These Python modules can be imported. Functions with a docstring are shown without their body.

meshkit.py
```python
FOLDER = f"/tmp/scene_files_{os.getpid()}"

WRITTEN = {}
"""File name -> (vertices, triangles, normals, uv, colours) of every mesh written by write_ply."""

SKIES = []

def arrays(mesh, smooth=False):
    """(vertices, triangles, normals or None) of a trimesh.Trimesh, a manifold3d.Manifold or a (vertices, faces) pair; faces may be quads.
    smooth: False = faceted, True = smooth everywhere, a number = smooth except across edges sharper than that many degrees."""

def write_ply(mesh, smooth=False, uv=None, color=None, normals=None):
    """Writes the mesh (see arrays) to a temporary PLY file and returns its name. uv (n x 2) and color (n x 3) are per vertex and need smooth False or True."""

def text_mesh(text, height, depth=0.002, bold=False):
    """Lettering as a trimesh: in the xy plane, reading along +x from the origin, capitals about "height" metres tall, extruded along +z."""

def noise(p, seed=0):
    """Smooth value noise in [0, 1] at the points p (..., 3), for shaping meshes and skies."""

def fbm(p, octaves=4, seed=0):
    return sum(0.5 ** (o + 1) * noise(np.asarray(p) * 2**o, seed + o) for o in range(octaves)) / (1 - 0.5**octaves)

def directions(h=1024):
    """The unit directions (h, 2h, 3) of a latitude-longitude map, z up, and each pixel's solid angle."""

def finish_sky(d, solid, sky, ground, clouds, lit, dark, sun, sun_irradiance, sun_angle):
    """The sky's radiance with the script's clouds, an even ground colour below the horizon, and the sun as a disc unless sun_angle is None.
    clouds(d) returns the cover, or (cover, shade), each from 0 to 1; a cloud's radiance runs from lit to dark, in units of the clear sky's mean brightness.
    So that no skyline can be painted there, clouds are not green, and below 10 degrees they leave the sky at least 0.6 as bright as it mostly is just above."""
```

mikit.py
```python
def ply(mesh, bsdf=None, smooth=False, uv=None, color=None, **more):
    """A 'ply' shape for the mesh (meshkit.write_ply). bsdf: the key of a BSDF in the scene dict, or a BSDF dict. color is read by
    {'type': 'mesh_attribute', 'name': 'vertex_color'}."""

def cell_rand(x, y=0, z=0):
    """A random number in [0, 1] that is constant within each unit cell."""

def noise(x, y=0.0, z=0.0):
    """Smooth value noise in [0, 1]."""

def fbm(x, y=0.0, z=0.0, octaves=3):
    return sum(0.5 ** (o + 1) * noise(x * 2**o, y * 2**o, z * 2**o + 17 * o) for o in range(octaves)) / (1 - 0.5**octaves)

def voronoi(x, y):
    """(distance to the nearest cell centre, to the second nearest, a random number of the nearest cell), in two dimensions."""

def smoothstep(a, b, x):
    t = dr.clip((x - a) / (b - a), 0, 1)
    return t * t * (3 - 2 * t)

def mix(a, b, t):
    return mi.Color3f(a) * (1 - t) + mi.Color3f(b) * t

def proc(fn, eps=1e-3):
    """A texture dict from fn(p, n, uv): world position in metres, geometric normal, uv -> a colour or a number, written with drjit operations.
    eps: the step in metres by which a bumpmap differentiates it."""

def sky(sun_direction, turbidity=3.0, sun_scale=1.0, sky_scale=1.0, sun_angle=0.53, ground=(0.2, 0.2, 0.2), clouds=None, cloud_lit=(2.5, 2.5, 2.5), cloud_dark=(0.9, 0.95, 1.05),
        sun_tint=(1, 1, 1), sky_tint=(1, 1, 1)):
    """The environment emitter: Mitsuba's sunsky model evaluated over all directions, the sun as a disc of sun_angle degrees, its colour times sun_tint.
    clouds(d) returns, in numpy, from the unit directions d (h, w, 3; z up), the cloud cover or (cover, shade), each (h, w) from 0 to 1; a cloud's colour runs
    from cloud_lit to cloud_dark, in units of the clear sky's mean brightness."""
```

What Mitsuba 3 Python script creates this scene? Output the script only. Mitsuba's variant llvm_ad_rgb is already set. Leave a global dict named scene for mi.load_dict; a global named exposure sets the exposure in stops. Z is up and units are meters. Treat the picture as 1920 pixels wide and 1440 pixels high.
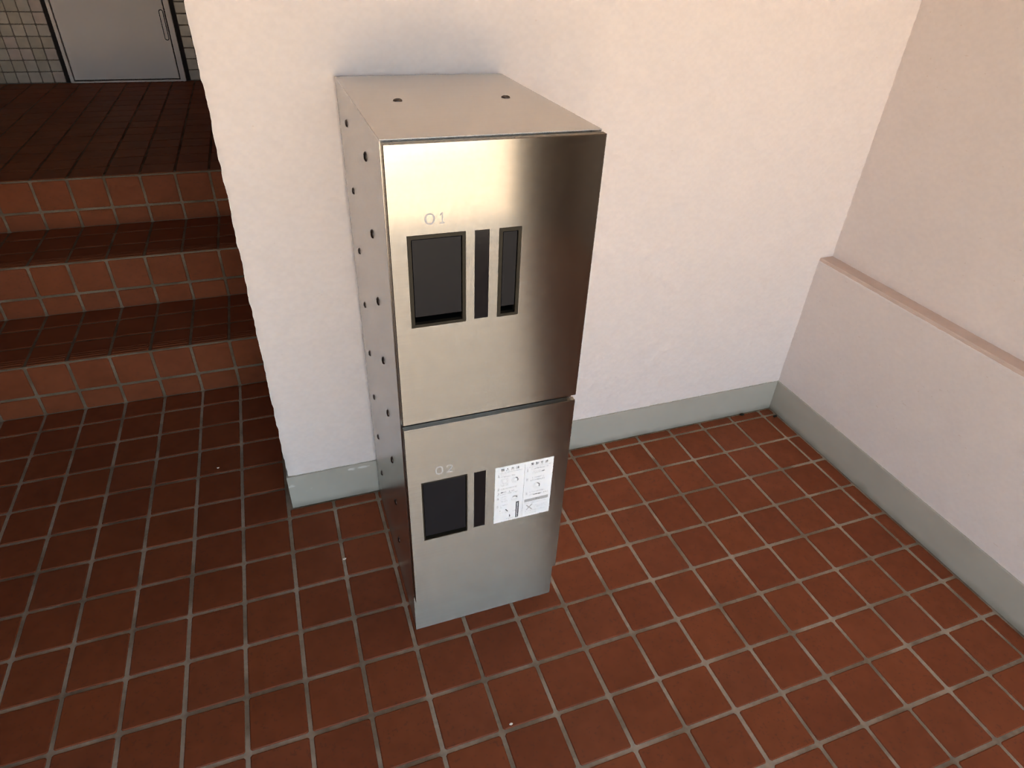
import math, random
import numpy as np
import trimesh, manifold3d
import drjit as dr
import mitsuba as mi
import mikit, meshkit
from shapely.geometry import LineString, Polygon, box as sbox, Point
from shapely.ops import unary_union
from shapely import affinity

T = mi.ScalarTransform4f
rng = random.Random(7)
scene, labels = {}, {}

# ---------------------------------------------------------------- camera
CAM = np.array([-0.70355, -1.27288, 1.26307])
FWD = np.array([0.298413, 0.764028, -0.572024])
UP = np.array([0.162221, 0.550010, 0.819252])
scene['camera'] = {'type': 'perspective', 'fov': 2 * math.degrees(math.atan(960 / 1195.915)), 'fov_axis': 'x', 'near_clip': 0.02, 'far_clip': 200.0,
                   'to_world': T().look_at(origin=CAM.tolist(), target=(CAM + FWD).tolist(), up=UP.tolist())}
# ---------------------------------------------------------------- sky, sun, exposure
scene['sky'] = mikit.sky([-0.62, 0.06, 0.80], turbidity=4.5, sun_scale=1.0, sky_scale=1.0, ground=(0.30, 0.27, 0.23), sun_tint=(1.0, 0.94, 0.86), sky_tint=(1.12, 1.0, 0.80))
exposure = 5.12

# ---------------------------------------------------------------- dimensions (metres; x along the back wall, y into the wall, z up)
P = 0.115                       # tile pitch
XW, XC = -0.7944, 0.7428        # left end of the back wall, right corner
YB, ZB = 0.0355, 0.1088         # baseboard face and height
YW = 0.0405                     # plaster face of the back wall
CEIL = 2.55
Y_OPEN = -2.6                   # the entrance
OPEN_X0, OPEN_X1, OPEN_H = -1.55, 0.46, 2.05
X_LEFT = -2.3
X_STAIR = -2.3                 # left wall of the stairs
SY, SZ, SM = [0.667, 0.9876, 1.3043], [0.1764, 0.3541, 0.5280], [0.0682, 0.2433, 0.4166]
YD = 3.0632                     # far wall beyond the stairs
XL, XR, YF, YBODY, YK, H = -0.5697, -0.2508, -0.4346, -0.4176, 0.0270, 1.0443

# ---------------------------------------------------------------- materials
def rgb(*c): return {'type': 'rgb', 'value': [float(x) for x in c]}
def N(p, s, oct=3): return mikit.fbm(p.x * s + 31.7, p.y * s + 11.3, p.z * s + 5.1, oct)

def tile_fn(base, k):
    def f(p, n, uv):
        a = N(p, 9.0, 3); b = N(p, 60.0, 2)
        c = mi.Color3f(base) * (0.86 + 0.28 * a) * (0.92 + 0.16 * b)
        speck = mikit.smoothstep(0.70, 0.78, N(p, 240.0, 2))
        return mikit.mix(c, mi.Color3f(0.10, 0.05, 0.04), 0.35 * speck)
    return f
TILE_BASES = [(0.208, 0.0605, 0.0262), (0.200, 0.0570, 0.0246), (0.217, 0.0628, 0.0266), (0.204, 0.0610, 0.0278), (0.191, 0.0545, 0.0242)]
for i, b in enumerate(TILE_BASES):
    scene[f'mat_tile_{i}'] = {'type': 'principled', 'base_color': mikit.proc(tile_fn(b, i)), 'roughness': 0.5, 'specular': 0.09}
def grout_fn(p, n, uv):
    a = N(p, 14.0, 3); b = N(p, 160.0, 2)
    return mikit.mix(mi.Color3f(0.225, 0.178, 0.128), mi.Color3f(0.385, 0.315, 0.240), mikit.smoothstep(0.25, 0.7, a)) * (0.8 + 0.4 * b)
scene['mat_grout_step'] = {'type': 'diffuse', 'reflectance': mikit.proc(lambda p, n, uv: grout_fn(p, n, uv) * mi.Color3f(0.56, 0.52, 0.48))}  # floor grout colour, darkened for the step cores
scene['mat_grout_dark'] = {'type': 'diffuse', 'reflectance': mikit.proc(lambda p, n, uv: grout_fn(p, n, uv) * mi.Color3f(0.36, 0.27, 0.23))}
scene['mat_grout'] = {'type': 'diffuse', 'reflectance': mikit.proc(grout_fn)}
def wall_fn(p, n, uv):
    a = N(p, 3.0, 3); b = mikit.smoothstep(0.25, 0.75, N(p, 120.0, 3))  # b mottles the colour, standing in for shading of the plaster lumps
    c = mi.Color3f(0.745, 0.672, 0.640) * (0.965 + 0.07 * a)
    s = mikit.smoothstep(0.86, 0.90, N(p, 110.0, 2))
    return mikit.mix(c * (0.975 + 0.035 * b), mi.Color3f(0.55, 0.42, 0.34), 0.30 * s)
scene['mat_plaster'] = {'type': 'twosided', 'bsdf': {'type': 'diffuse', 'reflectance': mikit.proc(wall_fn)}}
scene['mat_ledge'] = {'type': 'twosided', 'bsdf': {'type': 'diffuse', 'reflectance': mikit.proc(lambda p, n, uv: mi.Color3f(0.63, 0.50, 0.43) * (0.88 + 0.24 * N(p, 25.0, 3)))}}  # browner and darker than the wall plaster
def base_fn(p, n, uv):
    a = N(p, 8.0, 4)
    c = mikit.mix(mi.Color3f(0.385, 0.36, 0.305), mi.Color3f(0.455, 0.43, 0.37), a)
    w = mikit.smoothstep(0.70, 0.80, N(mi.Point3f(p.x, p.y, p.z * 1.7), 30.0, 3)) * mikit.smoothstep(-0.50, -0.60, p.x) * mikit.smoothstep(0.03, 0.05, p.z)
    c = mikit.mix(c, mi.Color3f(0.70, 0.69, 0.66), 0.75 * w)
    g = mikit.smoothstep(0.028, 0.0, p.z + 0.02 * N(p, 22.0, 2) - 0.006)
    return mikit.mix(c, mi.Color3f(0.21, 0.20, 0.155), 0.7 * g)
scene['mat_skirting'] = {'type': 'twosided', 'bsdf': {'type': 'diffuse', 'reflectance': mikit.proc(base_fn)}}
def brushed(lo, hi, along):
    def f(p, n, uv):
        s = mikit.noise(uv.x * 5.0, uv.y * 1500.0) * 0.5 + mikit.noise(uv.x * 2.0 + 9.0, uv.y * 520.0) * 0.5
        return mikit.mix(mi.Color3f(lo), mi.Color3f(hi), s)
    return f
def steel(name, au, av, lo, hi, au2=None, av2=None, w=0.0):
    main = {'type': 'roughconductor', 'material': 'none', 'distribution': 'ggx', 'alpha_u': au, 'alpha_v': av, 'specular_reflectance': mikit.proc(brushed(lo, hi, 0))}
    if w: main = {'type': 'blendbsdf', 'weight': w, 'a': main, 'b': {'type': 'roughconductor', 'material': 'none', 'distribution': 'ggx', 'alpha_u': au2, 'alpha_v': av2, 'specular_reflectance': mikit.proc(brushed(lo, hi, 0))}}
    scene[name] = {'type': 'twosided', 'bsdf': main}
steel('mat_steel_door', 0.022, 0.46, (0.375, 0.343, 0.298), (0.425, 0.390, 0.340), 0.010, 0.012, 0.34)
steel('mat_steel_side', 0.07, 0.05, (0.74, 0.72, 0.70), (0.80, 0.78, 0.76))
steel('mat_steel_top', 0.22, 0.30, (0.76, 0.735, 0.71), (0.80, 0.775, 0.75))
scene['mat_bolt'] = {'type': 'roughconductor', 'material': 'none', 'alpha': 0.28, 'specular_reflectance': rgb(0.13, 0.115, 0.11)}
scene['mat_black_hole'] = {'type': 'diffuse', 'reflectance': rgb(0.006, 0.006, 0.006)}
scene['mat_frame_plastic'] = {'type': 'principled', 'base_color': rgb(0.028, 0.024, 0.017), 'roughness': 0.5, 'specular': 0.15}
scene['mat_flap_plastic'] = {'type': 'principled', 'base_color': rgb(0.014, 0.0138, 0.016), 'roughness': 0.45, 'specular': 0.15}
scene['mat_window_plastic'] = {'type': 'principled', 'base_color': rgb(0.012, 0.011, 0.012), 'roughness': 0.14, 'specular': 0.3}
scene['mat_gasket'] = {'type': 'principled', 'base_color': rgb(0.02, 0.018, 0.017), 'roughness': 0.6}
scene['mat_digit'] = {'type': 'diffuse', 'reflectance': rgb(0.47, 0.465, 0.47)}
scene['mat_sticker'] = {'type': 'principled', 'base_color': rgb(0.82, 0.84, 0.86), 'roughness': 0.4, 'specular': 0.4}
scene['mat_ink'] = {'type': 'diffuse', 'reflectance': rgb(0.03, 0.03, 0.035)}
scene['mat_ink_mid'] = {'type': 'diffuse', 'reflectance': rgb(0.30, 0.30, 0.31)}
scene['mat_ink_pale'] = {'type': 'diffuse', 'reflectance': rgb(0.52, 0.53, 0.54)}
scene['mat_ink_grey'] = {'type': 'diffuse', 'reflectance': rgb(0.42, 0.42, 0.42)}
scene['mat_mosaic_0'] = {'type': 'principled', 'base_color': mikit.proc(lambda p, n, uv: mi.Color3f(0.55, 0.465, 0.39) * (0.85 + 0.3 * N(p, 30.0, 2))), 'roughness': 0.35}
scene['mat_mosaic_1'] = {'type': 'principled', 'base_color': mikit.proc(lambda p, n, uv: mi.Color3f(0.50, 0.42, 0.335) * (0.85 + 0.3 * N(p, 30.0, 2))), 'roughness': 0.35}
scene['mat_mosaic_2'] = {'type': 'principled', 'base_color': mikit.proc(lambda p, n, uv: mi.Color3f(0.57, 0.45, 0.39) * (0.85 + 0.3 * N(p, 30.0, 2))), 'roughness': 0.35}
scene['mat_mosaic_grout'] = {'type': 'diffuse', 'reflectance': rgb(0.19, 0.145, 0.115)}
scene['mat_door_paint'] = {'type': 'principled', 'base_color': rgb(0.76, 0.67, 0.63), 'roughness': 0.45}
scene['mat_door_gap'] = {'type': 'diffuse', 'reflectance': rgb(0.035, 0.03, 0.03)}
scene['mat_dark_brown'] = {'type': 'twosided', 'bsdf': {'type': 'diffuse', 'reflectance': mikit.proc(lambda p, n, uv: mi.Color3f(0.060, 0.042, 0.034) * (0.8 + 0.4 * N(p, 12.0, 3)))}}
scene['mat_added_wall'] = {'type': 'twosided', 'bsdf': {'type': 'diffuse', 'reflectance': mikit.proc(lambda p, n, uv: mi.Color3f(0.15, 0.135, 0.125) * (0.8 + 0.4 * N(p, 12.0, 3)))}}  # dark tone of the added wall, for the reflection in the locker doors
scene['mat_soffit'] = {'type': 'twosided', 'bsdf': {'type': 'diffuse', 'reflectance': rgb(0.30, 0.25, 0.22)}}
scene['mat_bay_soffit'] = {'type': 'twosided', 'bsdf': {'type': 'diffuse', 'reflectance': rgb(0.36, 0.325, 0.305)}}
scene['mat_added_patch'] = {'type': 'diffuse', 'reflectance': rgb(0.74, 0.69, 0.60)}  # pale colour of the added ground patch reflected in the upper door
scene['mat_pavement'] = {'type': 'diffuse', 'reflectance': mikit.proc(lambda p, n, uv: mi.Color3f(0.44, 0.395, 0.335) * (0.8 + 0.4 * N(p, 3.0, 4)))}
scene['mat_white_crumb'] = {'type': 'diffuse', 'reflectance': rgb(0.75, 0.68, 0.58)}
scene['mat_dark_crumb'] = {'type': 'diffuse', 'reflectance': rgb(0.02, 0.018, 0.015)}

# ---------------------------------------------------------------- helpers
used = set()
def numbered(key):
    if key not in used:
        used.add(key); return key
    k = 1
    while f'{key}_{k:03d}' in used: k += 1
    key = f'{key}_{k:03d}'; used.add(key); return key
def put(name, shape, parent=None):
    key = numbered((parent + '__' if parent else '') + name)
    scene[key] = shape
    return key
def thing(name, label, cat, group=None):
    key = numbered(name); labels[key] = {'label': label, 'category': cat}
    if group: labels[key]['group'] = group
    return key
def structure(name, label, shape=None):
    key = numbered(name)
    if shape: scene[key] = shape
    labels[key] = {'label': label, 'kind': 'structure'}
    return key
def box(x0, x1, y0, y1, z0, z1):
    m = trimesh.creation.box((x1 - x0, y1 - y0, z1 - z0)); m.apply_translation(((x0 + x1) / 2, (y0 + y1) / 2, (z0 + z1) / 2)); return m
def bevel_box(x0, x1, y0, y1, z0, z1, c=0.001):
    pts = []
    for ix, x in enumerate((x0, x1)):
        for iy, y in enumerate((y0, y1)):
            for iz, z in enumerate((z0, z1)):
                sx, sy, sz = (1, -1)[ix] * c, (1, -1)[iy] * c, (1, -1)[iz] * c
                pts += [(x, y + sy, z + sz), (x + sx, y, z + sz), (x + sx, y + sy, z)]
    return trimesh.convex.convex_hull(np.array(pts))
def man(m): return manifold3d.Manifold(manifold3d.Mesh(np.asarray(m.vertices, np.float32), np.asarray(m.faces, np.uint32)))
def tri(M):
    m = M.to_mesh(); return trimesh.Trimesh(m.vert_properties[:, :3], m.tri_verts, process=False)
def cut(a, *bs):
    M = man(a)
    for b in bs: M = M - man(b)
    return tri(M)
def join(*ms): return trimesh.util.concatenate(list(ms))
def uvply(mesh, bsdf):
    """Faceted ply whose uv follow each face's own plane, u along the brushing (horizontal)."""
    v, f = np.asarray(mesh.vertices)[np.asarray(mesh.faces).ravel()], np.arange(len(mesh.faces) * 3).reshape(-1, 3)
    n = np.abs(np.repeat(mesh.face_normals, 3, axis=0)); ax = n.argmax(1)
    uv = np.where((ax == 1)[:, None], v[:, [0, 2]], np.where((ax == 0)[:, None], v[:, [1, 2]], v[:, [0, 1]]))
    return mikit.ply(trimesh.Trimesh(v, f, process=False), bsdf, uv=uv)

# ---------------------------------------------------------------- floor tiles
XO = {-13: 9.5, -12: 3.5, -11: 1.0, -10: -1.4, -9: -2.8, -8: -3.6, -7: -5.0, -6: -4.7, -5: -4.0, -4: -2.1, -3: -1.1, -2: -0.3, -1: 0.9, 0: 2.2, 1: 2.4, 2: 3.3, 3: 3.1, 4: 3.1, 5: 3.6, 6: 4.7}
YO = {-5: 4.7, -4: 4.9, -3: 5.2, -2: 5.0, -1: 3.8, 0: 2.7, 1: 0.8, 2: -0.6, 3: -1.9, 4: -3.9, 5: -4.2, 6: -2.5, 7: 3.4, 8: 10.0, 9: 14.5}
def jx(c): return c * P + XO.get(c, 9.5 if c < -13 else 4.7) / 1000
def jy(j): return -j * P + YO.get(j, 4.7 if j < -5 else 14.5) / 1000
JOINT = 0.0082
def pixel(p):
    d = np.asarray(p, float) - CAM
    right = np.cross(FWD, UP)
    z = d @ FWD
    if z < 0.05: return None
    return 960 + 1195.9 * (d @ right) / z, 720 - 1195.9 * (d @ UP) / z
def in_view(pts, m=40):
    ps = [pixel(p) for p in pts]
    ps = [p for p in ps if p]
    if not ps: return False
    xs, ys = [p[0] for p in ps], [p[1] for p in ps]
    return max(xs) > -m and min(xs) < 1920 + m and max(ys) > -m and min(ys) < 1440 + m
def tile_mesh(w, d, t=0.008, c=0.0016, r=0.003):
    """A pressed clay tile lying in the xy plane, top at z=0: rounded corners, softened upper edge."""
    def ring(wx, dy, z):
        k = r
        return [(-wx + k, -dy, z), (wx - k, -dy, z), (wx, -dy + k, z), (wx, dy - k, z), (wx - k, dy, z), (-wx + k, dy, z), (-wx, dy - k, z), (-wx, -dy + k, z)]
    v = np.array(ring(w / 2, d / 2, -t) + ring(w / 2, d / 2, -c) + ring(w / 2 - c, d / 2 - c, 0))
    f = []
    for a in (0, 8):
        for i in range(8):
            b = (i + 1) % 8
            f += [(a + i, a + b, a + 8 + b), (a + i, a + 8 + b, a + 8 + i)]
    f += [(16, 16 + i, 17 + i) for i in range(1, 7)]
    return v, np.array(f)
TILE_PLY = {}
def tile_shape(w, d, bsdf, mat, t=0.008):
    key = (round(w, 3), round(d, 3), t, bsdf)
    if key not in TILE_PLY: TILE_PLY[key] = mikit.ply(tile_mesh(w, d, t), bsdf)
    return {**TILE_PLY[key], 'to_world': mat}
def tile_material(): return f'mat_tile_{rng.choice([0, 0, 1, 1, 2, 3, 4])}'
class Stuff:
    def __init__(self): self.m = []
    def add(self, w, d, mat):
        v, f = tile_mesh(w, d); m = trimesh.Trimesh(v, f, process=False); m.apply_transform(np.array(mat.matrix)); self.m.append(m)
    def build(self, name, bsdf, parent):
        if not self.m: return
        key = put(name, mikit.ply(join(*self.m), bsdf), parent); labels[key] = {'kind': 'stuff'}

floor = structure('floor', 'floor of square terracotta red tiles with pale grout joints around the locker',
                  mikit.ply(join(box(X_LEFT, XC + 0.02, Y_OPEN, SY[0], -0.10, -0.0022)), 'mat_grout'))
rest = Stuff()
LOCK = (XL, XR, YBODY, YB)
for c in range(-42, 7):
    for j in range(-7, 30):
        x0, x1, y1, y0 = jx(c), jx(c + 1), jy(j - 1), jy(j)
        y1_, x1_ = y1, x1
        full = True
        if x0 < X_LEFT or y0 < Y_OPEN: continue
        # clip at the stairs, the back wall and the right wall
        ylim = SY[0] - 0.002 if x1 < XW + 0.03 else YB - 0.003
        if x0 > XW - 0.02 or x1 < XW + 0.03:
            y1 = min(y1, ylim + JOINT / 2)
        x1 = min(x1, XC - 0.004 + JOINT / 2)
        if y1 - y0 < 0.022 or x1 - x0 < 0.022: continue
        w, d = x1 - x0 - JOINT, y1 - y0 - JOINT
        cx, cy = (x0 + x1) / 2, (y0 + y1) / 2
        if LOCK[0] < cx - w / 2 and cx + w / 2 < LOCK[1] and LOCK[2] < cy - d / 2 and cy + d / 2 < LOCK[3]: continue   # wholly under the locker
        mat = T().translate([cx + rng.uniform(-.0005, .0005), cy + rng.uniform(-.0005, .0005), rng.uniform(-0.0003, 0.0002)]).rotate([1, 0, 0], rng.uniform(-.12, .12)).rotate([0, 1, 0], rng.uniform(-.12, .12)).rotate([0, 0, 1], rng.uniform(-.25, .25))
        if in_view([(x0, y0, 0), (x1, y0, 0), (x0, y1, 0), (x1, y1, 0)], 60):
            put('tile', tile_shape(w, d, tile_material(), mat), floor)
        else: rest.add(w, d, mat)
rest.build('tile_field', 'mat_tile_0', floor)

# ---------------------------------------------------------------- stairs and landing
stairs = structure('stairs', 'three dark steps of terracotta red tiles rising to the landing left of the wall')
cols = [c for c in range(-27, -6)]
STEP_ENDS = SY[1:] + [SY[2] + 0.03]
zb = 0.0
srest = Stuff()
for i in range(3):
    y0 = SY[i]
    y1 = SY[i + 1] if i < 2 else SY[2] + 0.03
    put('step_core', mikit.ply(bevel_box(X_STAIR, XW + 0.004, y0 + 0.0012, y1 + 0.01 if i < 2 else y1, zb - (0.10 if i == 0 else 0.02), SZ[i] - 0.0022, 0.002), 'mat_grout_step'), stairs)
    for c in cols:
        x0, x1 = jx(c), jx(c + 1)
        if x0 < X_STAIR: continue
        x1 = min(x1, XW - 0.002 + JOINT / 2)
        if x1 - x0 < 0.02: continue
        w, cx = x1 - x0 - JOINT, (x0 + x1) / 2
        for a, b in ((zb + 0.001, SM[i] - JOINT / 2), (SM[i] + JOINT / 2, SZ[i] - 0.0075)):
            mat = T().translate([cx, y0 - 0.0008 + rng.uniform(-.0004, .0004), (a + b) / 2]).rotate([1, 0, 0], 90 + rng.uniform(-.15, .15))
            if in_view([(x0, y0, a), (x1, y0, b)]): put('riser_tile', tile_shape(w, b - a, tile_material(), mat), stairs)
            else: srest.add(w, b - a, mat)
        if i == 2: continue
        ys = [y0 + 0.004 - JOINT / 2, y0 + 0.004 + 0.1115, y0 + 0.004 + 0.2265, y1 + JOINT / 2]
        for k in range(3):
            a, b = ys[k] + JOINT / 2, ys[k + 1] - JOINT / 2
            mat = T().translate([cx, (a + b) / 2, SZ[i] + rng.uniform(-.0003, .0003)])
            if in_view([(x0, a, SZ[i]), (x1, b, SZ[i])]):
                if k == 0:   # nosing tile with grooves along its front
                    t = man(trimesh.Trimesh(*tile_mesh(w, b - a), process=True)) if False else None
                    g = [box(-w / 2 + 0.0, w / 2, yy - 0.0016, yy + 0.0016, 0.0, 0.0012) for yy in (-(b - a) / 2 + 0.020, -(b - a) / 2 + 0.032, -(b - a) / 2 + 0.044)]
                    v, f = tile_mesh(w, b - a)
                    m = join(trimesh.Trimesh(v, f, process=False), *[bevel_box(-w / 2 + 0.002, w / 2 - 0.002, yy - 0.003, yy + 0.003, -0.001, 0.0016, 0.001) for yy in (-(b - a) / 2 + 0.014, -(b - a) / 2 + 0.026, -(b - a) / 2 + 0.038)])
                    put('nosing_tile', {**mikit.ply(m, tile_material()), 'to_world': mat}, stairs)
                else: put('tread_tile', tile_shape(w, b - a, tile_material(), mat), stairs)
            else: srest.add(w, b - a, mat)
    zb = SZ[i]
srest.build('step_tile_field', 'mat_tile_1', stairs)
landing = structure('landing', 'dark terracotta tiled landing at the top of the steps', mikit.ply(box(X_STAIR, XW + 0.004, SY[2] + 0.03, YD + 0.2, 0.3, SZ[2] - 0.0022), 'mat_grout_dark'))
lrest = Stuff()
for c in cols:
    x0, x1 = jx(c), jx(c + 1)
    if x0 < X_STAIR: continue
    x1 = min(x1, XW - 0.002 + JOINT / 2)
    if x1 - x0 < 0.02: continue
    for k in range(16):
        a = SY[2] + 0.004 - JOINT / 2 + k * P; b = min(a + P, YD - 0.004 + JOINT / 2)
        if b - a < 0.02: continue
        mat = T().translate([(x0 + x1) / 2, (a + b) / 2, SZ[2] + rng.uniform(-.0003, .0003)])
        if in_view([(x0, a, SZ[2]), (x1, b, SZ[2])], 20): put('tile', tile_shape(x1 - x0 - JOINT, b - a - JOINT, tile_material(), mat), landing)
        else: lrest.add(x1 - x0 - JOINT, b - a - JOINT, mat)
lrest.build('tile_field', 'mat_tile_1', landing)

# ---------------------------------------------------------------- plaster walls
def plaster_grid(n_u, n_v, fn):
    """A grid of quads over u, v in [0, 1]; fn gives the points."""
    u, v = np.meshgrid(np.linspace(0, 1, n_u), np.linspace(0, 1, n_v), indexing='xy')
    p = fn(u.ravel(), v.ravel())
    i = np.arange(n_u * n_v).reshape(n_v, n_u)
    return p, np.stack([i[:-1, :-1], i[:-1, 1:], i[1:, 1:], i[1:, :-1]], -1).reshape(-1, 4)
ZT0, ZT1 = ZB - 0.002, 1.60
def stucco(x, z, seed, amp):
    q = np.stack([x, np.zeros_like(x), z], -1)
    a = meshkit.fbm(q * 62.0, 3, seed=seed)
    return amp * (np.clip((a - 0.40) * 2.6, 0, 1)) + 0.4 * amp * (meshkit.fbm(q * 22.0, 2, seed=seed + 9) - 0.5)
def back_front(u, v):
    x = XW + u * (XC + 0.06 - XW); z = ZT0 + v * (ZT1 - ZT0)
    edge = np.exp(-(x - XW) / 0.006)
    wob = 0.0032 * (meshkit.fbm(np.stack([z * 46, z * 0, z * 0 + 3.3], -1), 3, seed=4) - 0.5) * 2
    y = YW - stucco(x, z, 1, 0.0017) + edge * 0.003
    return np.stack([x + edge * wob, y, z], -1)
v1, f1 = plaster_grid(340, 330, back_front)
back_tex = trimesh.Trimesh(*[v1, np.vstack([f1[:, [0, 1, 2]], f1[:, [0, 2, 3]]])], process=False)
def back_return(u, v):      # the plastered end of the wall, meeting the front at its wavy corner
    z = ZT0 + v * (ZT1 - ZT0)
    wob = 0.0032 * (meshkit.fbm(np.stack([z * 46, z * 0, z * 0 + 3.3], -1), 3, seed=4) - 0.5) * 2
    x0 = XW + wob; y0 = YW + 0.003 - stucco(np.full_like(z, XW), z, 1, 0.0017)
    return np.stack([x0 * (1 - u) + (XW + 0.0) * u, y0 * (1 - u) + 0.20 * u, z], -1)
v2, f2 = plaster_grid(4, 330, back_return)
ret = trimesh.Trimesh(v2, np.vstack([f2[:, [0, 2, 1]], f2[:, [0, 3, 2]]]), process=False)
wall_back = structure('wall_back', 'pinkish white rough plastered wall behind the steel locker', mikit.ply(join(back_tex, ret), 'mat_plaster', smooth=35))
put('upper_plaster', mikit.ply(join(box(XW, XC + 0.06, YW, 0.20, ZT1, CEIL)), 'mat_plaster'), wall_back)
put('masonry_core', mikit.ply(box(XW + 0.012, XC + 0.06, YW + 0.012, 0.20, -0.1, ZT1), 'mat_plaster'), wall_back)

DL = 0.045; ZL = 0.5411
XRW = XC + 0.005
YR0 = -1.35     # the light wall ends here; beyond it an unseen dark wall added for the door reflection
def right_low(u, v):
    y = YW + 0.01 + u * (YR0 - YW - 0.01); z = ZT0 + v * (ZL - 0.006 - ZT0)
    rnd = np.clip((v - 0.985) / 0.015, 0, 1)
    return np.stack([XRW - stucco(y, z, 21, 0.0006) + 0.003 * rnd ** 2, y, z], -1)
v3, f3 = plaster_grid(260, 90, right_low)
def right_up(u, v):
    y = YW + 0.01 + u * (YR0 - YW - 0.01); z = ZL - 0.004 + v * (ZT1 - ZL + 0.004)
    return np.stack([XRW + DL - stucco(y, z, 31, 0.0006), y, z], -1)
v4, f4 = plaster_grid(260, 180, right_up)
q2t = lambda f: np.vstack([f[:, [0, 1, 2]], f[:, [0, 2, 3]]])
wall_right = structure('wall_right', 'pale pink plastered wall on the right with a lower half standing proud')
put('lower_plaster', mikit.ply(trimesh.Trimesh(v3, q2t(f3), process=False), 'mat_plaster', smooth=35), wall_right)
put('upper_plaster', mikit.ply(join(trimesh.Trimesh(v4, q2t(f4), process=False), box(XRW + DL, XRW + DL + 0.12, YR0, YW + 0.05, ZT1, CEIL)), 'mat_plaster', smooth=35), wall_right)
k = put('ledge', mikit.ply(bevel_box(XRW + 0.001, XRW + DL + 0.02, YR0, YW + 0.004, ZL - 0.03, ZL, 0.003), 'mat_ledge'), wall_right)
labels[k] = {'label': 'brownish pink top of the lower wall'}
put('masonry_core', mikit.ply(join(box(XRW + 0.008, XRW + DL + 0.12, YR0, YW + 0.05, -0.1, ZL - 0.031), box(XRW + DL + 0.008, XRW + DL + 0.12, YR0, YW + 0.05, ZL - 0.031, ZT1)), 'mat_plaster'), wall_right)

# skirting
base_b = tri(man(bevel_box(XW - 0.0045, XC, YB, YW + 0.010, 0.0, ZB, 0.0012)) + man(bevel_box(XW - 0.0045, XW + 0.02, YB, 0.20, 0.0, ZB, 0.0012)))
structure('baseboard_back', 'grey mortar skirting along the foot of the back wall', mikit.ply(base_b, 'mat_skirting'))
structure('baseboard_right', 'grey mortar skirting along the foot of the right wall', mikit.ply(bevel_box(XC, XC + 0.02, YR0, YB + 0.012, 0.0, ZB, 0.0012), 'mat_skirting'))

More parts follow.
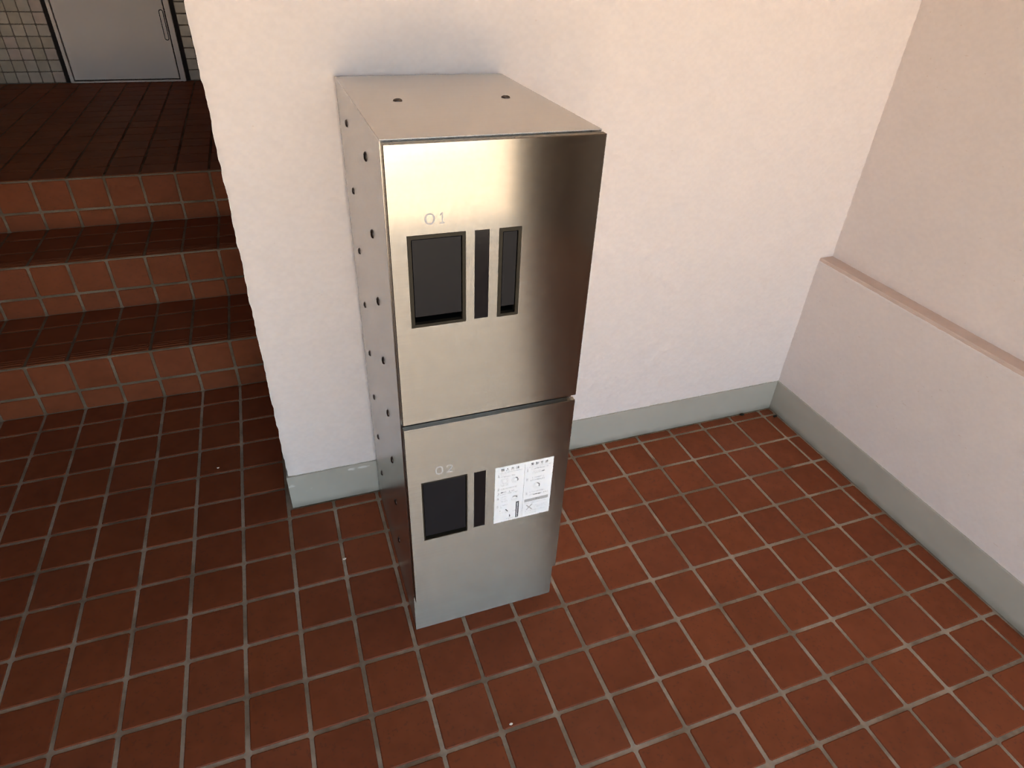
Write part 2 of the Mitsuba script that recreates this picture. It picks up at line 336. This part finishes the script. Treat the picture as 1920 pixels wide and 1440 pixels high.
# ---------------------------------------------------------------- the rest of the hall and the entrance
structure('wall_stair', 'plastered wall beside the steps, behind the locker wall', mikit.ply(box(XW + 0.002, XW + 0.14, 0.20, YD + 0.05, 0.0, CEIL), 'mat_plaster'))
structure('wall_left', 'dark brown wall closing the hall on the left', mikit.ply(box(X_LEFT - 0.1, X_LEFT + 0.004, Y_OPEN, YD + 0.2, -0.1, CEIL), 'mat_dark_brown'))
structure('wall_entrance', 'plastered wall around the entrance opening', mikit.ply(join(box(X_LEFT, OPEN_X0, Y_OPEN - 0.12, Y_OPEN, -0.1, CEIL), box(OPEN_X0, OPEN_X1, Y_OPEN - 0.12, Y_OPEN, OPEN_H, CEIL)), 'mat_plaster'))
structure('wall_added_dark', 'unseen dark grey brown wall, added for the locker door reflection, between the right wall and the entrance', mikit.ply(join(box(XRW + 0.002, XRW + DL + 0.12, Y_OPEN - 0.12, YR0, -0.1, CEIL), box(OPEN_X1, XRW + 0.003, Y_OPEN - 0.12, Y_OPEN, -0.1, CEIL)), 'mat_added_wall'))
structure('ceiling', 'brown ceiling over the passage and the steps', mikit.ply(join(box(X_LEFT - 0.1, XW, Y_OPEN - 0.12, YD + 0.2, CEIL, CEIL + 0.15), box(XW, XRW + DL + 0.12, Y_OPEN - 0.12, -1.9, CEIL, CEIL + 0.15)), 'mat_soffit'))
structure('ceiling_bay', 'pale plastered ceiling over the locker bay', mikit.ply(box(XW, XRW + DL + 0.12, -1.9, YW + 0.16, CEIL, CEIL + 0.15), 'mat_bay_soffit'))
structure('ground', 'pavement outside the entrance', mikit.ply(box(-30, 30, -40, Y_OPEN, -0.2, -0.02), 'mat_pavement'))

patch_outline = Polygon([(-6, -3.0), (-1.2, -3.3), (-0.4, -3.6), (-0.01, -3.83), (0.16, -4.03), (0.34, -4.15), (0.56, -4.23), (0.77, -4.27), (0.90, -4.33), (0.95, -4.45), (0.95, -7.5), (-6, -7.5)])  # added ground patch, outlined so its reflection makes the bright arc on the door
dm_ = trimesh.creation.extrude_polygon(patch_outline, 0.012); dm_.apply_translation((0, 0, -0.024))
structure('added_ground_patch', 'added pale ground patch outside, shaped to reflect as the bright arc in the upper door', mikit.ply(dm_, 'mat_added_patch'))

# ---------------------------------------------------------------- far wall with mosaic tiles and the service door
far = structure('wall_far', 'wall of small square beige tiles at the end of the landing', mikit.ply(box(X_STAIR - 0.1, XW + 0.14, YD + 0.006, YD + 0.2, 0.3, CEIL), 'mat_mosaic_grout'))
MP = 0.0552
def mosaic(x0, x1, z0, z1, stuff):
    w, h = x1 - x0 - 0.0045, z1 - z0 - 0.0045
    mat = T().translate([(x0 + x1) / 2, YD + 0.001 + rng.uniform(-.0006, .0006), (z0 + z1) / 2]).rotate([1, 0, 0], 90)
    if not stuff: put('mosaic_tile', tile_shape(w, h, f'mat_mosaic_{rng.randrange(3)}', mat, 0.005), far)
    else: mst.add(w, h, mat)
mst = Stuff()
GAPL, GAPR = (-1.672, -1.652), (-1.0795, -1.0595)
nrow = int((CEIL - SZ[2]) / MP)
for r in range(nrow):
    z0 = SZ[2] + 0.001 + r * MP
    xs = [(GAPL[0] - (k + 1) * MP, GAPL[0] - k * MP) for k in range(11)] + [(GAPR[1] + k * MP, min(GAPR[1] + (k + 1) * MP, XW)) for k in range(5)]
    for x0, x1 in xs:
        if x1 - x0 < 0.02: continue
        mosaic(x0, x1, z0, z0 + MP, not (r < 9 and in_view([(x0, YD, z0), (x1, YD, z0 + MP)], 12)))
    if z0 > SZ[2] + 1.95:
        x = GAPL[0]
        while x < GAPR[1] - 0.02:
            mosaic(x, min(x + MP, GAPR[1]), z0, z0 + MP, True); x += MP
mst.build('mosaic_field', 'mat_mosaic_0', far)
d1 = structure('door_1', 'pale grey steel service door in a slim frame on the landing')
DX0, DX1, LX0, LX1 = -1.6486, -1.0814, -1.6268, -1.1134
DZ0, DZ1 = SZ[2] + 0.001, SZ[2] + 1.93
frame = cut(bevel_box(DX0, DX1, YD - 0.018, YD + 0.005, DZ0, DZ1, 0.001), box(LX0 - 0.006, LX1 + 0.006, YD - 0.1, YD + 0.1, DZ0 + 0.008, DZ1 - 0.026))
put('frame', mikit.ply(frame, 'mat_door_paint'), d1)
HX, HZ0, HZ1 = -1.128, SZ[2] + 0.205, SZ[2] + 0.352
leaf = cut(bevel_box(LX0, LX1, YD - 0.015, YD + 0.004, DZ0 + 0.0145, DZ1 - 0.0325, 0.001))
put('leaf', mikit.ply(leaf, 'mat_door_paint'), d1)
put('rebate', mikit.ply(box(LX0 - 0.010, LX1 + 0.010, YD + 0.0042, YD + 0.0058, DZ0 + 0.004, DZ1 - 0.02), 'mat_door_gap'), d1)
def capsule(w, h, t):
    return LineString([(0, -h / 2 + w / 2), (0, h / 2 - w / 2)]).buffer(w / 2, quad_segs=6)
hr = trimesh.creation.extrude_polygon(capsule(0.022, HZ1 - HZ0, 0).difference(capsule(0.015, HZ1 - HZ0 - 0.008, 0)), 0.005)
hr.apply_transform(trimesh.transformations.rotation_matrix(math.pi / 2, [1, 0, 0])); hr.apply_translation((HX, YD - 0.014, (HZ0 + HZ1) / 2))
hk = put('handle', mikit.ply(hr, 'mat_door_gap'), d1); labels[hk] = {'label': 'dark outline of a flush pull handle'}
hp = trimesh.creation.extrude_polygon(capsule(0.015, HZ1 - HZ0 - 0.008, 0), 0.003)
hp.apply_transform(trimesh.transformations.rotation_matrix(math.pi / 2, [1, 0, 0])); hp.apply_translation((HX, YD - 0.014, (HZ0 + HZ1) / 2))
put('grip', mikit.ply(hp, 'mat_door_paint'), hk)
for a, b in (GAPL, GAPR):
    put('dark_gap_strip', mikit.ply(box(a, b, YD + 0.0005, YD + 0.0055, DZ0, DZ1), 'mat_door_gap'), d1)  # gap between frame and tiles: its darkness is put into the strip colour

# ---------------------------------------------------------------- the locker
L = thing('parcel_locker', 'tall stainless steel parcel locker with two doors numbered 01 and 02 standing against the wall', 'parcel locker')
t_ = 0.0015
def fold_side(x0, x1):   # sheet with a folded front flange
    s = 1 if x0 < -0.4 else -1
    xo = x0 if s > 0 else x1
    a = bevel_box(min(xo, xo + s * t_), max(xo, xo + s * t_), YBODY, YK, 0.0, H - 0.0005, 0.0004)
    b = bevel_box(min(xo, xo + s * 0.016), max(xo, xo + s * 0.016), YBODY, YBODY + t_, 0.0, H - 0.0005, 0.0004)
    return tri(man(a) + man(b))
sp = put('side_panel', uvply(fold_side(XL, XL + t_), 'mat_steel_side'), L)
put('side_panel', uvply(fold_side(XR - t_, XR), 'mat_steel_side'), L)
lid = bevel_box(XL, XR, YBODY - 0.0012, YK, H - 0.0005, H + 0.0012, 0.0005)
tp = put('top_panel', uvply(lid, 'mat_steel_top'), L)
put('front_flange', uvply(bevel_box(XL + 0.0165, XR - 0.0165, YBODY, YBODY + 0.0012, H - 0.022, H - 0.0008, 0.0004), 'mat_steel_side'), L)
put('back_panel', uvply(box(XL + t_, XR - t_, YK - t_, YK, 0.0, H - 0.001), 'mat_steel_side'), L)
put('divider', uvply(box(XL + 0.0165, XR - 0.0165, YBODY, YK - t_, 0.570, 0.592), 'mat_steel_side'), L)
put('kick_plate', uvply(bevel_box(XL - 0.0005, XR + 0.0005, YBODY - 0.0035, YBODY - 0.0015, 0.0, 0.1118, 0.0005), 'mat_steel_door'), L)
DT = 0.0125     # door thickness
def door(z0, z1, holes, label):
    panel = bevel_box(XL + 0.0015, XR + 0.0005, YF, YF + DT, z0, z1, 0.0009)
    panel = cut(panel, *[box(a, b, YF - 0.02, YF + DT + 0.02, c, d) for a, b, c, d in holes])
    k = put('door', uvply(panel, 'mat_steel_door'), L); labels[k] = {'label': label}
    g = cut(box(XL + 0.006, XR - 0.006, YF + DT, YBODY - 0.0002, z0 + 0.004, z1 - 0.004), box(XL + 0.012, XR - 0.012, YF - 1, YF + 1, z0 + 0.010, z1 - 0.010))
    put('gasket', mikit.ply(g, 'mat_gasket'), k)
    return k
def recess(parent, x0, x1, z0, z1, ix0, ix1, iz0, iz1, gap, name='handle_recess'):
    """A moulded black pocket: bezel, sunk plate, and an open slot below the plate."""
    bez = cut(bevel_box(x0, x1, YF - 0.0008, YF + 0.006, z0, z1, 0.0006), box(ix0, ix1, YF - 0.1, YF + 0.1, iz0, iz1))
    k = put(name, mikit.ply(bez, 'mat_frame_plastic'), parent)
    return k, bez
H1 = [(-0.5440, -0.4582, 0.7714, 0.9185), (-0.4448, -0.4224, 0.7735, 0.9181), (-0.4077, -0.3723, 0.7714, 0.9180)]
H2 = [(-0.5430, -0.4557, 0.2958, 0.4482), (-0.4428, -0.4199, 0.3003, 0.4477)]
up = door(0.5862, 1.0428, H1, 'upper steel door numbered 01 with two black pockets and a slim black window')
lo = door(0.1128, 0.5752, H2, 'lower steel door numbered 02 with one black pocket and a slim black window')
def pocket(parent, h, inset, iz_bot, label, frame_mat='mat_frame_plastic', flap_mat='mat_flap_plastic', gap=0.0125):
    x0, x1, z0, z1 = h
    ix0, ix1, iz0, iz1 = x0 + inset, x1 - inset, z0 + iz_bot, z1 - inset
    bez = cut(bevel_box(x0, x1, YF - 0.0008, YF + 0.008, z0, z1, 0.0005), box(ix0, ix1, YF - 0.1, YF + 0.1, iz0, iz1))
    shell = cut(box(x0, x1, YF + 0.008, YF + 0.046, z0, z1), box(ix0, ix1, YF, YF + 0.044, iz0, iz1))
    fl = bevel_box(ix0 + 0.0012, ix1 - 0.0012, YF + 0.0006, YF + 0.0030, iz0 + gap, iz1 - 0.0012, 0.0004)
    k = f'{L}__handle_recess'
    kk = put('handle_recess', mikit.ply(bez, frame_mat), L); labels[kk] = {'label': label}
    put('pocket', mikit.ply(shell, 'mat_black_hole'), kk)
    put('flap', mikit.ply(fl, flap_mat), kk)
pocket(up, H1[0], 0.0056, 0.0052, 'wide black pocket in the upper door')
pocket(up, H1[2], 0.0056, 0.0052, 'narrow black pocket in the upper door')
pocket(lo, H2[0], 0.0022, 0.0028, 'wide black pocket in the lower door', frame_mat='mat_frame_plastic', flap_mat='mat_flap_plastic', gap=0.008)
for par, h, lab in ((up, H1[1], 'slim glossy black window in the upper door'), (lo, H2[1], 'slim glossy black window in the lower door')):
    x0, x1, z0, z1 = h
    k = put('window_insert', mikit.ply(bevel_box(x0, x1, YF + 0.0006, YF + 0.006, z0, z1, 0.0004), 'mat_window_plastic'), par)
# numerals
def numeral(parent, text, x0, x1, z0, z1):
    shapes = []
    for ch, (a, b) in zip(text, ((x0, x0 + 0.0148), (x1 - (0.0062 if text == '01' else 0.0115), x1))):
        m = meshkit.text_mesh(ch, 0.016, 0.0003)
        lo_, hi_ = m.bounds
        s = np.diag([(b - a) / (hi_[0] - lo_[0]), (z1 - z0) / (hi_[1] - lo_[1]), 1, 1]); m.apply_translation(-np.array([lo_[0], lo_[1], 0])); m.apply_transform(s)
        m.apply_transform(trimesh.transformations.rotation_matrix(math.pi / 2, [1, 0, 0])); m.apply_translation((a, YF - 0.0001, z0))
        shapes.append(m)
    k = put('numeral', mikit.ply(join(*shapes), 'mat_digit'), parent); labels[k] = {'label': f'pale grey number {text}'}
numeral(up, '01', -0.5176, -0.4893, 0.9328, 0.9487)
numeral(lo, '02', -0.5162, -0.4838, 0.4622, 0.4810)
# bolts: low hexagon heads
def bolt_mesh(r):
    prof = [(0, 0.0032), (r * 0.62, 0.0031), (r * 0.88, 0.0022), (r, 0.0), (r, -0.001)]
    m = trimesh.creation.revolve(np.array([(0.0, -0.001), (r, -0.001), (r, 0.0003), (r * 0.9, 0.0019), (r * 0.62, 0.0029), (0.0, 0.0031)]), sections=12)
    soc = trimesh.creation.cylinder(radius=r * 0.42, height=0.004, sections=6); soc.apply_translation((0, 0, 0.0033))
    return cut(m, soc) if m.is_watertight else m
BIG, SMALL = mikit.ply(bolt_mesh(0.0074), 'mat_bolt', smooth=40), mikit.ply(bolt_mesh(0.0064), 'mat_bolt', smooth=40)
for k in range(8):
    for z, y, m in ((0.990 - k * 0.1186, -0.079 + 0.002 * (k - 3.5) - 0.0, SMALL), (0.988 - k * 0.1214, -0.2815 + 0.0012 * (k - 3.5), BIG)):
        put('bolt', {**m, 'to_world': T().translate([XL, y, z]).rotate([0, 1, 0], -90)}, sp)
for x in (-0.4999, -0.3185):
    put('bolt', {**BIG, 'to_world': T().translate([x, -0.194, H + 0.0012])}, tp)

# the printed instruction sticker
SX, SZT, SW, SH = -0.4012, 0.4468, 0.1195, 0.1496
YS = YF - 0.0004
st = put('instruction_sticker', mikit.ply(box(SX, SX + SW, YS, YF, SZT - SH, SZT), 'mat_sticker'), L)
labels[st] = {'label': 'white instruction sticker with black Japanese headings and diagrams'}
def ink(name, geoms, mat, label=None, lift=0.00012):
    g = unary_union(geoms)
    ms = [trimesh.creation.extrude_polygon(p, lift) for p in getattr(g, 'geoms', [g]) if p.area > 1e-9]
    m = join(*ms)            # x = mm to the right, y = mm down
    v = m.vertices.copy()
    m.vertices = np.stack([SX + v[:, 0] / 1000, YS - v[:, 2], SZT - v[:, 1] / 1000], -1); m.invert() if False else None
    m.fix_normals()
    k = put(name, mikit.ply(m, mat), st)
    if label: labels[k] = {'label': label}
    if name == 'small_print': labels[k] = {'kind': 'stuff'}
def seg(pts, w): return LineString(pts).buffer(w / 2, cap_style=2, join_style=2)
# strokes of the heading characters in a unit square, y down
KANJI = {
 'yo': [[(0.05, .05), (.42, .05), (.25, .22)], [(.12, .16), (.27, .27)], [(.02, .32), (.45, .32), (.40, .44)], [(.25, .32), (.25, .88), (.14, .95), (.08, .9)],
        [(.50, .06), (.98, .06)], [(.72, .06), (.68, .2)], [(.55, .2), (.92, .2), (.92, .74), (.55, .74), (.55, .2)], [(.55, .38), (.92, .38)], [(.55, .56), (.92, .56)], [(.64, .76), (.48, .96)], [(.80, .76), (.97, .96)]],
 'nyu': [[(.32, .08), (.50, .08), (.50, .30)], [(.50, .30), (.38, .68), (.06, .94)], [(.50, .30), (.64, .68), (.95, .94)]],
 'hou': [[(.50, .03), (.50, .22)], [(.04, .24), (.96, .24)], [(.42, .24), (.38, .60), (.10, .94)], [(.40, .48), (.80, .48), (.76, .88), (.66, .95), (.55, .91)]],
 'sou': [[(.10, .08), (.24, .20)], [(.04, .34), (.19, .45)], [(.08, .94), (.27, .60)], [(.38, .22), (.92, .22)], [(.65, .04), (.65, .46)], [(.30, .46), (.98, .46)], [(.62, .48), (.44, .88), (.86, .82)], [(.76, .66), (.95, .94)]],
 'ju': [[(.82, .03), (.18, .10)], [(.24, .14), (.30, .26)], [(.48, .13), (.52, .25)], [(.76, .11), (.68, .26)], [(.08, .46), (.08, .32), (.92, .32), (.92, .46)], [(.22, .50), (.74, .50), (.54, .76), (.12, .95)], [(.34, .58), (.58, .80), (.92, .95)]],
 'shu': [[(.04, .08), (.52, .08)], [(.14, .08), (.14, .80)], [(.42, .08), (.42, .96)], [(.14, .30), (.42, .30)], [(.14, .52), (.42, .52)], [(.02, .82), (.54, .72)], [(.56, .18), (.94, .18), (.84, .55), (.54, .94)], [(.62, .34), (.74, .66), (.97, .94)]],
}
def kanji(name, cx, cy, s=7.0, w=0.75):
    return [seg([(cx + (x - .5) * s, cy + (y - .5) * s) for x, y in st_], w) for st_ in KANJI[name]]
ink('heading', sum((kanji(n, x, 8.7) for n, x in zip(('yo', 'nyu', 'hou', 'sou'), (14.7, 24.9, 35.1, 45.2))), []), 'mat_ink', 'black heading at the left of the sticker')
ink('heading', sum((kanji(n, x, 8.7) for n, x in zip(('ju', 'shu', 'hou', 'sou'), (75.0, 85.1, 94.9, 104.8))), []), 'mat_ink', 'black heading at the right of the sticker')
for pts_ in ([(5.9, 15.9), (54.9, 15.9)], [(63.6, 15.9), (115.3, 15.9)], [(60.0, 4.9), (60.0, 144.5)]):
    ink('ruled_line', [seg(pts_, 0.45)], 'mat_ink_mid')
for ch, x, y in (('1', 7.3, 22.5), ('2', 7.5, 57.6), ('3', 7.5, 70.3), ('4', 7.1, 82.7), ('5', 7.1, 105.3), ('1', 66.4, 22.9), ('2', 66.4, 47.0), ('3', 66.8, 84.9)):
    m = meshkit.text_mesh(ch, 0.0058, 0.00012); c = m.bounds.mean(0)
    m.apply_translation((-c[0], -c[1], 0)); m.apply_transform(trimesh.transformations.rotation_matrix(math.pi / 2, [1, 0, 0]))
    m.apply_translation((SX + x / 1000, YS, SZT - y / 1000))
    put('step_number', mikit.ply(m, 'mat_ink_mid'), st)
def small_print(x0, y0, x1, h, r):
    """A line of print too small to read: short strokes."""
    out, x = [], x0
    while x < x1 - 1.0:
        w = r.uniform(1.5, 2.3)
        if r.random() > 0.10:
            out.append(seg([(x, y0 - h * .35), (x + w * .8, y0 - h * .35)], 0.42)); out.append(seg([(x + w * .4, y0 - h / 2), (x + w * .4, y0 + h / 2)], 0.42))
            if r.random() > .4: out.append(seg([(x, y0 + h * .38), (x + w * .8, y0 + h * .38)], 0.42))
        x += w + 0.75
    return out
r2 = random.Random(3)
ink('small_print', sum((small_print(a, b, c, 2.5, r2) for a, b, c in ((11.2, 26.1, 41.5), (12.4, 58.2, 53.8), (18.8, 67.5, 40.2), (12.1, 72.5, 47.7), (12.4, 92.3, 27.0), (12.6, 103.5, 27.3), (12.7, 108.6, 18.7), (26.3, 143.8, 42),
     (73.9, 21.7, 109), (77.1, 45.2, 101.1), (74.1, 51.8, 105.6), (73.5, 83.7, 106.9), (73.9, 90.4, 81.5), (98.6, 90.9, 113.5))), []), 'mat_ink_mid')
ink('small_print', sum((small_print(a, b, c, 1.9, r2) for a, b, c in ((11.1, 19.4, 25.2), (12.3, 80, 25.4), (12.4, 86.6, 25.5), (11.7, 123.6, 31.2), (76.2, 28.6, 96), (76.4, 32.6, 99), (65.4, 112.9, 112.2), (83.7, 122.9, 112.8), (83.9, 127.6, 113.1), (67, 135.3, 112.2), (67.3, 141.4, 92))), []), 'mat_ink_pale')
def ring(x, y, r_): return Point(x, y).buffer(r_, 16).difference(Point(x, y).buffer(r_ - 0.5, 16))
for x, y, r_ in ((41.2, 39.0, 7.4), (41.5, 88.5, 6.9), (87.5, 67.0, 7.4)):
    ink('dial_drawing', [ring(x, y, r_), ring(x, y, 4.5), seg([(x + r_ * .6, y - r_ * 1.05), (x + r_ * 1.2, y - r_ * .7)], .6)], 'mat_ink_pale')
ink('box_drawing', [sbox(12, 31.5, 27, 46.5).exterior.buffer(0.25), sbox(15.5, 33, 24, 43).exterior.buffer(0.2), seg([(13, 49.5), (27, 49.5)], .7)], 'mat_ink_pale')
def arc(cx, cy, r_, a0, a1, w):
    return seg([(cx + r_ * math.cos(math.radians(a)), cy + r_ * math.sin(math.radians(a))) for a in np.linspace(a0, a1, 9)], w)
def arrow(cx, cy, r_, a0, a1):
    ex, ey = cx + r_ * math.cos(math.radians(a1)), cy + r_ * math.sin(math.radians(a1)); t = math.radians(a1 + 90)
    return [arc(cx, cy, r_, a0, a1, 1.5), Polygon([(ex + 1.8 * math.cos(math.radians(a1)), ey + 1.8 * math.sin(math.radians(a1))), (ex - 1.8 * math.cos(math.radians(a1)), ey - 1.8 * math.sin(math.radians(a1))), (ex + 2.8 * math.cos(t), ey + 2.8 * math.sin(t))])]
for args in ((41.0, 40.0, 6.0, -85, 15), (42.0, 90.5, 6.4, -130, -50), (87.5, 68.0, 6.2, -80, 15)):
    ink('curved_arrow', arrow(*args), 'mat_ink')
for args in ((12.4, 66.2, 18, 68.6), (97, 30.6, 102.4, 32.6), (82, 90.4, 90, 92.2), (91, 90.6, 98, 92.4)):
    ink('black_block', [sbox(*args)], 'mat_ink')
ink('black_bar', [sbox(45.8, 101, 52.0, 144.5).difference(unary_union([sbox(47.6, y, 50.2, y + 1.9) for y in np.arange(104, 142, 3.1)])), seg([(39.3, 124.6), (46.1, 124.4)], .7)], 'mat_ink', 'upright black bar with white marks')
ink('pointer', [Polygon([(23.3, 116), (25.6, 115.8), (29.6, 121.6), (28, 123.2)])], 'mat_ink')
ink('pointer', [sbox(32.5, 132.4, 34.5, 137.2), Polygon([(32.2, 137), (34.8, 137), (33.5, 140)])], 'mat_ink')
ink('dot', [Point(12.9, 117.5).buffer(0.9)], 'mat_ink')
ink('grey_bar', [sbox(63.8, 100.9, 114.8, 108.6)], 'mat_ink_grey', 'grey title bar')
ink('cross', [seg([(68.5, 117.5), (81.2, 132)], 2.2), seg([(69, 131.5), (80.8, 117.6)], 2.2)], 'mat_ink_grey', 'grey cross')
ink('bar_title', kanji('yo', 89.3, 104.8, 4.2, .55) + kanji('hou', 94.6, 104.8, 4.2, .55), 'mat_ink')

# ---------------------------------------------------------------- crumbs on the floor
def crumb(x, y, z, s, mat, label, seed):
    m = trimesh.creation.icosphere(subdivisions=1, radius=1.0)
    n = meshkit.noise(m.vertices * 1.7 + seed, seed); m.vertices *= (0.6 + 0.8 * n)[:, None] * np.array(s)
    m.apply_translation((x, y, z - m.vertices[:, 2].min()))
    k = numbered('crumb'); scene[k] = mikit.ply(m, mat); labels[k] = {'label': label, 'category': 'crumb'}
crumb(0.728, -0.012, 0.0, (.008, .004, .004), 'mat_dark_crumb', 'black crumb on the floor against the right skirting near the corner', 1)
crumb(0.625, 0.027, 0.0, (.008, .004, .004), 'mat_dark_crumb', 'black crumb on the floor against the back skirting near the corner', 2)
crumb(-0.6929, -0.1766, 0.0, (0.0045, 0.0028, 0.0020), 'mat_white_crumb', 'small white crumb on a tile left of the locker', 3)
crumb(-0.4403, -0.6832, 0.0, (0.0035, 0.0022, 0.0015), 'mat_white_crumb', 'small white crumb on a tile in front of the locker', 4)
crumb(-0.9862, 0.2577, 0.0, (0.0035, 0.0022, 0.0015), 'mat_white_crumb', 'tiny white crumb on the dark floor left of the wall end', 5)
